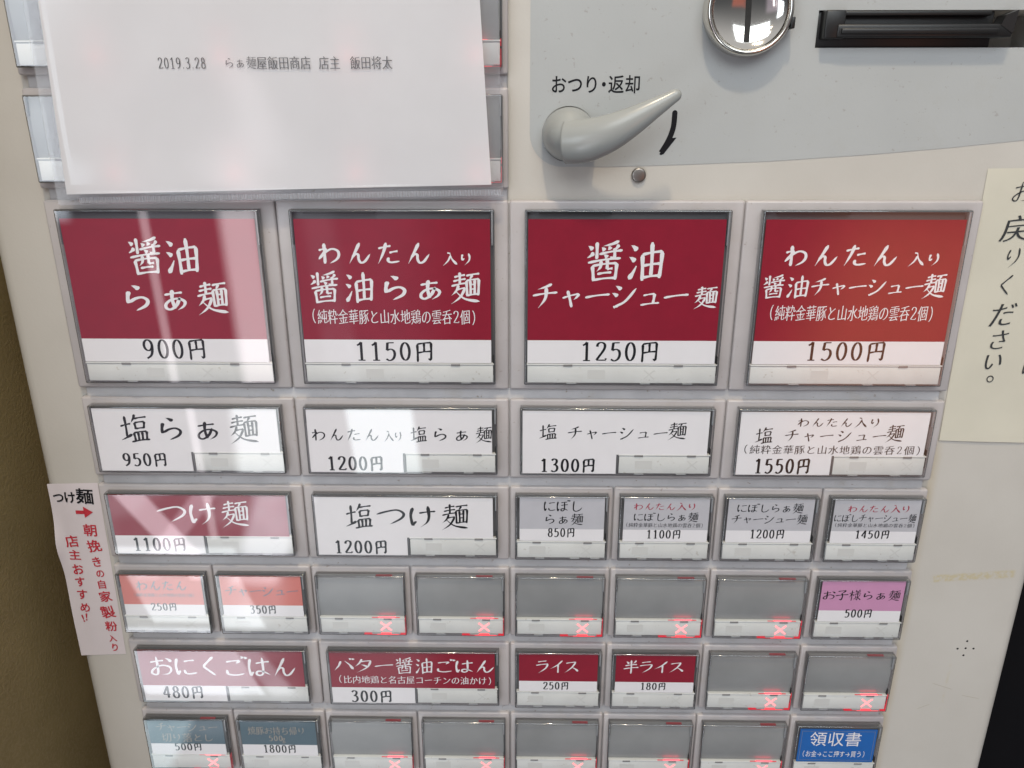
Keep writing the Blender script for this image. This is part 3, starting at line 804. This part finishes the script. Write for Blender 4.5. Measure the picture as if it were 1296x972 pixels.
LINES = [
    ('b0', 'w', '醤油', 23.4, 43.7, -20.97, -10.56),
    ('b0', 'w', 'らぁ麺', 18.9, 50.6, -32.66, -23.04),
    ('b0', 'k', '900円', 23.0, 42.4, -46.48, -39.98),
    ('b1', 'w', 'わんたん', 77.2, 110.0, -18.08, -11.34),
    ('b1', 'w', '入り', 113.1, 121.9, -18.25, -14.19),
    ('b1', 'w', '醤油らぁ麺', 74.3, 123.8, -29.14, -20.12),
    ('b1', 'w', '（純粋金華豚と山水地鶏の雲呑2個）', 74.3, 122.5, -35.28, -31.02),
    ('b1', 'k', '1150円', 86.3, 110.0, -46.80, -40.57),
    ('b2', 'w', '醤油', 153.7, 176.2, -22.45, -11.42),
    ('b2', 'w', 'チャーシュー', 139.0, 183.4, -30.57, -23.15),
    ('b2', 'w', '麺', 185.0, 191.6, -30.48, -24.00),
    ('b2', 'k', '1250円', 152.9, 176.3, -46.63, -40.30),
    ('b3', 'w', 'わんたん', 209.2, 241.6, -18.44, -11.75),
    ('b3', 'w', '入り', 244.4, 253.7, -18.16, -13.91),
    ('b3', 'w', '醤油', 204.4, 217.6, -27.38, -20.74),
    ('b3', 'w', 'チャーシュー', 218.3, 249.8, -26.62, -21.36),
    ('b3', 'w', '麺', 249.7, 256.0, -27.25, -20.18),
    ('b3', 'w', '（純粋金華豚と山水地鶏の雲呑2個）', 207.0, 254.2, -33.86, -29.41),
    ('b3', 'k', '1500円', 218.8, 242.5, -46.21, -40.04),
    ('m0', 'k', '塩らぁ麺', 11.4, 55.2, -73.68, -64.20),
    ('m0', 'k', '950円', 11.1, 25.3, -81.73, -76.98),
    ('m1', 'k', 'わんたん', 70.9, 92.1, -72.84, -68.36),
    ('m1', 'k', '入り', 93.5, 99.3, -73.01, -69.05),
    ('m1', 'k', '塩らぁ麺', 101.1, 127.0, -73.03, -67.64),
    ('m1', 'k', '1200円', 75.2, 93.0, -82.76, -77.62),
    ('m2', 'k', '塩', 141.0, 146.6, -71.91, -66.68),
    ('m2', 'k', 'チャーシュー', 149.7, 180.5, -71.78, -67.33),
    ('m2', 'k', '麺', 180.2, 185.8, -71.66, -65.93),
    ('m2', 'k', '1300円', 141.4, 158.8, -82.83, -77.98),
    ('m3', 'k', 'わんたん入り', 219.1, 244.5, -67.45, -63.84),
    ('m3', 'k', '塩', 207.0, 212.2, -72.81, -67.33),
    ('m3', 'k', 'チャーシュー', 215.6, 246.9, -72.14, -67.97),
    ('m3', 'k', '麺', 246.3, 251.5, -72.03, -66.32),
    ('m3', 'k', '（純粋金華豚と山水地鶏の雲呑2個）', 203.6, 257.9, -76.11, -73.20),
    ('m3', 'k', '1550円', 207.5, 225.0, -82.90, -77.54),
    ('m4', 'w', 'つけ麺', 19.2, 48.5, -103.04, -93.64),
    ('m4', 'k', '1100円', 9.5, 27.1, -112.21, -106.92),
    ('m5', 'k', '塩つけ麺', 79.3, 119.0, -103.34, -94.25),
    ('m5', 'k', '1200円', 75.2, 92.7, -112.49, -107.37),
    ('s34', 'k', 'にぼし', 142.8, 155.0, -96.73, -92.54),
    ('s34', 'k', 'らぁ麺', 142.9, 155.2, -101.48, -97.23),
    ('s34', 'k', '850円', 144.2, 153.0, -105.78, -102.34),
    ('s35', 'r', 'わんたん入り', 171.2, 191.1, -96.12, -93.05),
    ('s35', 'k', 'にぼしらぁ麺', 171.4, 191.6, -100.07, -96.54),
    ('s35', 'k', '（純粋金華豚と山水地鶏の雲呑2個）', 169.0, 193.6, -101.92, -100.35),
    ('s35', 'k', '1100円', 175.7, 186.8, -106.07, -102.78),
    ('s36', 'k', 'にぼしらぁ麺', 203.8, 224.3, -96.69, -93.07),
    ('s36', 'k', 'チャーシュー麺', 202.4, 226.0, -100.64, -96.98),
    ('s36', 'k', '1200円', 208.6, 219.7, -105.78, -102.35),
    ('s37', 'r', 'わんたん入り', 238.4, 258.1, -96.41, -93.35),
    ('s37', 'k', 'にぼしチャーシュー麺', 234.6, 260.1, -99.80, -96.57),
    ('s37', 'k', '（純粋金華豚と山水地鶏の雲呑2個）', 235.0, 260.3, -101.35, -99.94),
    ('s37', 'k', '1450円', 241.9, 252.9, -105.49, -102.35),
    ('s40', 'b', 'わんたん', 8.0, 24.9, -127.27, -123.29),
    ('s40', 'b', '（純粋金華豚と山水地鶏の雲呑2個）', 6.7, 27.1, -129.57, -128.18),
    ('s40', 'k', '250円', 11.8, 20.6, -135.01, -131.89),
    ('s41', 'b', 'チャーシュー', 37.6, 61.8, -129.07, -125.09),
    ('s41', 'k', '350円', 45.0, 54.0, -135.90, -132.47),
    ('s47', 'k', 'お子様らぁ麺', 234.8, 259.7, -128.68, -124.60),
    ('s47', 'k', '500円', 242.7, 251.8, -135.29, -131.90),
    ('m6', 'w', 'おにくごはん', 7.8, 58.0, -161.95, -153.35),
    ('m6', 'k', '480円', 10.6, 25.1, -171.27, -165.83),
    ('m7', 'w', 'バター醤油ごはん', 71.9, 126.5, -159.78, -153.20),
    ('m7', 'w', '（比内地鶏と名古屋コーチンの油かけ）', 72.6, 125.9, -163.93, -160.77),
    ('m7', 'k', '300円', 76.5, 91.2, -172.08, -166.82),
    ('s54', 'w', 'ライス', 140.9, 155.4, -158.83, -153.58),
    ('s54', 'k', '250円', 143.4, 152.4, -165.81, -162.47),
    ('s55', 'w', '半ライス', 171.1, 191.2, -158.74, -153.18),
    ('s55', 'k', '180円', 176.9, 185.8, -165.54, -162.37),
    ('s60', 'o', 'チャーシュー', 6.0, 27.9, -185.87, -181.99),
    ('s60', 'o', '切り落とし', 7.4, 25.6, -190.50, -186.58),
    ('s60', 'k', '500円', 11.3, 21.3, -194.45, -191.03),
    ('s61', 'o', '焼豚お持ち帰り', 38.7, 59.1, -186.82, -183.29),
    ('s61', 'o', '500g', 45.8, 52.6, -189.84, -186.99),
    ('s61', 'k', '1800円', 43.3, 55.3, -195.04, -191.26),
    ('s67', 'w', '領収書', 238.0, 255.7, -188.85, -182.90),
    ('s67', 'w', '（お金→ここ押す→買う）', 235.8, 258.0, -193.82, -191.15),
]
COLR = {'w': 'ink_w', 'k': 'ink', 'r': 'ink_r', 'b': 'ink_b', 'o': 'ink_o'}
DARK_BROWN = {'b3', 'm3', 's36', 's37', 's47'}
def make_key(key, sz, mx, mz, face, label, lit=False):
    """one key: plate part with body, card, status strip, clear cap and, when sold out, its lit cross"""
    W, H, x0, x1, z1, z0 = SIZES[sz]
    o = link('select_key', shared('plate', sz), machine, P(mx, 0, mz))
    tag(o, label)
    link('key_body', shared('base', sz), o)
    link('status_strip', shared('strip', sz), o)
    mb = MB()
    if face == 'blank':
        vs = []
        za, zb = -18.45, z1 - .4                        # slightly bowed blank insert
        for k in range(13):
            v = k / 12; s = 2 * v - 1
            vs += [P(x0 + .7, 1.95 - .75 * s * s, za + (zb - za) * v), P(x1 - .75, 1.95 - .75 * s * s, za + (zb - za) * v)]
        mb.raw(vs, [(2 * k, 2 * k + 1, 2 * k + 3, 2 * k + 2) for k in range(12)], 'blank', True)
        mb.box(x0 + .7, x1 - .75, .85, 1.15, za, zb, 'blank')
        mb.recalc = False
        mb.build('blank_face', o)
    else:
        jx = random.uniform(-.15, .15)
        if sz == 'b': L_, R_, T_, D_, Bm = x0 + 1.1, x1 - 1.3, -5.0, -40.1, -47.2
        elif sz == 'm': L_, R_, T_, D_, Bm = x0 + .9, x1 - 1.6, (-2.5 if key in ('m4', 'm6', 'm7') else -3.0), -17.3, z0 + .55
        else: L_, R_, T_, D_, Bm = x0 + 1.4, x1 - 1.5, -2.5, -13.8, -18.1
        L_ += jx; R_ += jx
        if key == 's67': D_ = Bm = -17.9; T_ = -3.6
        if key in ('s60', 's61'): D_ = -13.2
        if sz == 'm':
            if face == 'white':
                slab(mb, L_, R_, D_, T_, QC, 'white')
                slab(mb, L_, x0 + 29.8, Bm, D_ - .004, QC, 'white')
            else:
                slab(mb, L_, R_, D_, T_, QC, face); slab(mb, L_, x0 + 29.8, Bm, D_ - .004, QC, 'white')
        else:
            slab(mb, L_, R_, D_, T_, QC, face)
            if D_ > Bm: slab(mb, L_, R_, Bm, D_ - .004, QC, 'white')
            if key == 's67':
                fr = .35
                for a in ((L_ + .7, R_ - .7, T_ - .85, T_ - .75), (L_ + .7, R_ - .7, D_ + .75, D_ + .85), (L_ + .7, L_ + .8, D_ + .75, T_ - .75), (R_ - .8, R_ - .7, D_ + .75, T_ - .75)):
                    mb.poly([(a[0], QC + .03, a[2]), (a[1], QC + .03, a[2]), (a[1], QC + .03, a[3]), (a[0], QC + .03, a[3])], 'ink_o')
        for k, c, t, xa, xb, zb, zt in LINES:
            if k != key: continue
            big = (zt - zb) > 5
            small = (zt - zb) < 2.2
            wgt = 0.62 if small else ((1.4 if key[0] == 'b' else 1.2) if (key[0] in 'bm' and c == 'w') else (1.2 if key[0] == 'm' else (1.2 if key[0] == 's' else 0.95)))
            if 2.2 <= zt - zb < 4.6 and t[0] == '（': wgt = .70
            if key == 's67': wgt = 1.6
            put_text(mb, t, xa - mx, xb - mx, zb - mz, zt - mz, COLR[c], QC + .045, brush=(key != 's67'), weight=wgt)
        mb.recalc = False
        mb.build('label_card', o)
    cv = link('clear_cap', shared('cover', sz), o, P((x0 + x1) / 2, 0, (z0 + z1) / 2))
    cv.rotation_euler = (math.radians(random.uniform(-.35, .35)), 0, math.radians(random.uniform(-.3, .3)))
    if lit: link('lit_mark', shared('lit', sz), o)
    return o
RP = 29.69
def rowz(r): return {1: 0.0, 2: -59.36}.get(r, -59.36 - RP * (r - 2))
BIG = [('red', 'red card for soy noodles at 900 yen, top left key'), ('red', 'red card with three lines of white lettering at 1150 yen'),
       ('red', 'red card for soy roast pork noodles at 1250 yen'), ('red', 'red card at 1500 yen, top right key')]
for i, (f, l) in enumerate(BIG): make_key('b%d' % i, 'b', 66 * i, rowz(1), f, l)
for i, pr in enumerate((950, 1200, 1300, 1550)):
    make_key('m%d' % i, 'm', 66 * i, rowz(2), 'white', 'wide white card for salt noodles at %d yen' % pr)
make_key('m4', 'm', 0, rowz(3), 'red', 'wide red card for dipping noodles at 1100 yen')
make_key('m5', 'm', 66, rowz(3), 'white', 'wide white card for salt dipping noodles at 1200 yen')
for c, pr in ((4, 850), (5, 1100), (6, 1200), (7, 1450)):
    make_key('s3%d' % c, 's', 33 * c, rowz(3), 'cgrey', 'small grey and white card at %d yen' % pr)
make_key('s40', 's', 0, rowz(4), 'salmon', 'small salmon card at 250 yen')
make_key('s41', 's', 33, rowz(4), 'salmon', 'small salmon card at 350 yen')
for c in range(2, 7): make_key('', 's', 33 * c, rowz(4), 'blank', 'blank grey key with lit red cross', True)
make_key('s47', 's', 33 * 7, rowz(4), 'lilac', 'small lilac card for children at 500 yen')
make_key('m6', 'm', 0, rowz(5), 'red', 'wide red card for meat rice at 480 yen')
make_key('m7', 'm', 66, rowz(5), 'red', 'wide red card with two lines of lettering at 300 yen')
make_key('s54', 's', 132, rowz(5), 'red', 'small red card for rice at 250 yen')
make_key('s55', 's', 165, rowz(5), 'red', 'small red card for half rice at 180 yen')
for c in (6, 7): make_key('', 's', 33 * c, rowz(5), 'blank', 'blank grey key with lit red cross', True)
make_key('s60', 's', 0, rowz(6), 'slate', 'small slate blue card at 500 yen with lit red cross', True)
make_key('s61', 's', 33, rowz(6), 'slate', 'small slate blue card at 1800 yen')
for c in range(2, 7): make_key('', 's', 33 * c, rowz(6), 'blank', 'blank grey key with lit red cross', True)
make_key('s67', 's', 33 * 7, rowz(6), 'blue', 'small bright blue receipt card')
for r in (0, -1):
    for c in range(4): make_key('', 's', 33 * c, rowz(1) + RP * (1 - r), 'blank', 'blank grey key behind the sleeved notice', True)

# ------------------------------------------------------------------ sleeved printed notice hanging over the upper keys
def quad_pt(c, u, v):
    (ax, az), (bx, bz), (cx, cz), (dx, dz) = c           # bottom left, bottom right, top right, top left
    return ((ax + (bx - ax) * u) * (1 - v) + (dx + (cx - dx) * u) * v, (az + (bz - az) * u) * (1 - v) + (dz + (cz - dz) * u) * v)
def surf(mb, corners, qf, nu, nv, mat):
    vs = []
    for j in range(nv + 1):
        for i in range(nu + 1):
            u, v = i / nu, j / nv
            x, z = quad_pt(corners, u, v); vs.append(P(x, qf(u, v, x, z), z))
    mb.raw(vs, [(j * (nu + 1) + i, j * (nu + 1) + i + 1, (j + 1) * (nu + 1) + i + 1, (j + 1) * (nu + 1) + i) for j in range(nv) for i in range(nu)], mat, True)
mb = MB(); mb.recalc = False
SH = [(10.3, 1.9), (127.3, 4.6), (121.5, 110.0), (14.0, 110.0)]
shq = lambda u, v, x, z: 4.75 + .25 * math.sin(u * 5.0 + 1) * (1 - v)
surf(mb, SH, shq, 40, 30, 'sheet')
for t, x0, x1 in (('2019.3.28', 40.6, 53.2), ('らぁ麺屋飯田商店', 58.0, 80.6), ('店主', 82.8, 88.2), ('飯田将太', 91.0, 101.8)):
    put_text(mb, t, x0, x1, 33.9, 37.0, 'ink_g', 5.06, brush=True, weight=.85, tilt=0.0)
sheet = mb.build('printed_notice')
tag(sheet, 'white printed notice sheet with one dated line, inside the clear sleeve', 'notice')
mb = MB(); mb.recalc = False
SLV = [(6.8, -1.2), (130.5, 1.2), (128.0, 115.0), (8.2, 115.0)]
fq = lambda u, v, x, z: 3.9 + 1.65 * min(1, v * 34) * min(1, u * 22 + .1) * min(1, (1 - u) * 30 + .1) + .16 * math.sin(u * 9 + v * 11) * min(1, v * 10) + .55 * max(0, math.sin((u * 1.9 - v * 2.6 + .35) * 3.1)) ** 6 * max(0, 1 - u * 4) * min(1, v * 8)
surf(mb, SLV, fq, 90, 80, 'sleeve')
surf(mb, SLV, lambda u, v, x, z: 3.75, 8, 8, 'sleeve')
sleeve = mb.build('clear_sleeve')
tag(sleeve, 'clear plastic document sleeve covering the upper keys, ribbed along its bottom edge', 'plastic sleeve')
mb = MB(); mb.recalc = False
NR = 150
ribs_v = []
for i in range(NR * 4 + 1):
    u = .05 + .945 * i / (NR * 4)
    xx, zz = 6.8 + 123.7 * u, -1.2 + 2.4 * u
    q = 4.0 + .22 * (0.5 + .5 * math.cos(i * math.pi / 2))
    ribs_v += [P(xx, q, zz + .55), P(xx, q, zz + 2.1)]
mb.raw(ribs_v, [(2 * i, 2 * i + 2, 2 * i + 3, 2 * i + 1) for i in range(NR * 4)], 'sleeverib', True)
mb.build('ribbed_weld', sleeve)

# ------------------------------------------------------------------ hand-lettered memo on the left edge
mb = MB(); mb.recalc = False
ME = [(-18.5, -157.2), (-2.6, -156.4), (-1.0, -89.9), (-17.6, -90.4)]
mq = lambda u, v, x, z: BODY + .14 + (1.7 * math.exp(-((z + 113) / 7.5) ** 2) + .35 * math.exp(-((z + 140) / 12) ** 2)) * max(0, 1 - u * 5.2) ** 1.5
surf(mb, ME, mq, 40, 80, 'memo')
for ch, x, z, h in (('つ', -14.7, -95.2, 3.4), ('け', -11.0, -95.1, 3.6), ('麺', -6.0, -94.7, 5.3)):
    put_text(mb, ch, x - h / 2, x + h / 2, z - h / 2, z + h / 2, 'ink', BODY + .30, brush=False, weight=5.0, jitter=.10)
for ch, x, z, h in (('朝', -6.4, -107.2, 4.3), ('挽', -6.2, -113.1, 4.3), ('き', -6.4, -119.2, 3.4), ('の', -6.0, -123.7, 2.7), ('自', -6.2, -128.0, 3.2), ('家', -5.8, -132.8, 4.0),
                    ('製', -6.0, -139.0, 4.6), ('粉', -5.8, -144.8, 3.8), ('入', -6.2, -149.8, 2.6), ('り', -6.0, -153.6, 2.8), ('店', -13.3, -111.4, 4.2), ('主', -13.3, -116.6, 3.7),
                    ('お', -13.3, -122.1, 3.6), ('す', -13.4, -127.0, 3.3), ('す', -13.6, -132.0, 3.5), ('め', -13.5, -137.2, 3.3), ('!', -13.7, -141.3, 3.2), ('!', -12.4, -141.1, 3.2)):
    put_text(mb, ch, x - h / 2, x + h / 2, z - h / 2, z + h / 2, 'marker', BODY + .30, brush=False, weight=4.4, jitter=.17, tilt=.1)
q = BODY + .31
mb.poly([(-10.0, q, -101.2), (-7.2, q, -101.2), (-7.2, q, -99.9), (-10.0, q, -99.9)], 'marker')
mb.poly([(-7.3, q, -102.6), (-4.3, q, -100.5), (-7.3, q, -98.5)], 'marker')
memo = mb.build('handwritten_memo')
tag(memo, 'narrow white strip with red marker lettering and arrow, stuck beside the left keys', 'memo')

# ------------------------------------------------------------------ cream notice stuck on the right
mb = MB(); mb.recalc = False
NO = [(265.2, -73.2), (318.0, -74.4), (318.0, 9.0), (264.3, 8.4)]
surf(mb, NO, lambda u, v, x, z: BODY + .25 + .35 * max(0, .12 - v) / .12 * (0.5 + .5 * math.sin(u * 6)), 30, 40, 'cream')
for ch, x, z, h in (('お', 275.2, 2.1, 6.0), ('戻', 275.4, -8.0, 7.4), ('り', 276.2, -16.3, 6.0), ('く', 276.0, -24.4, 6.4), ('だ', 276.7, -33.0, 6.6), ('さ', 277.1, -40.7, 5.6), ('い', 276.7, -47.3, 5.4),
                    ('ま', 287.8, -41.0, 6.2), ('は', 288.6, -48.8, 6.0)):
    put_text(mb, ch, x - h / 2, x + h / 2, z - h / 2, z + h / 2, 'pencil', BODY + .40, brush=True, weight=.9, tilt=.10, lean=.12)
mb.raw([P(276.9 + r * math.cos(a), BODY + .4, -53.0 + r * 1.05 * math.sin(a)) for k in range(24) for a in (k * math.pi / 12,) for r in (.75, 1.05)],
       [(2 * k, 2 * k + 1, (2 * k + 3) % 48, (2 * k + 2) % 48) for k in range(24)], 'pencil')
note = mb.build('brush_notice')
tag(note, 'cream paper notice with vertical black brush writing, stuck right of the keys', 'notice')

# ------------------------------------------------------------------ black panel standing right of the machine
mb = MB(); mb.box(310.5, 900, -200, -30, -900, 400, 'sidepanel', bev=3, seg=3)
tag(mb.build('side_panel'), 'plain black panel standing close to the right side of the machine', 'panel')
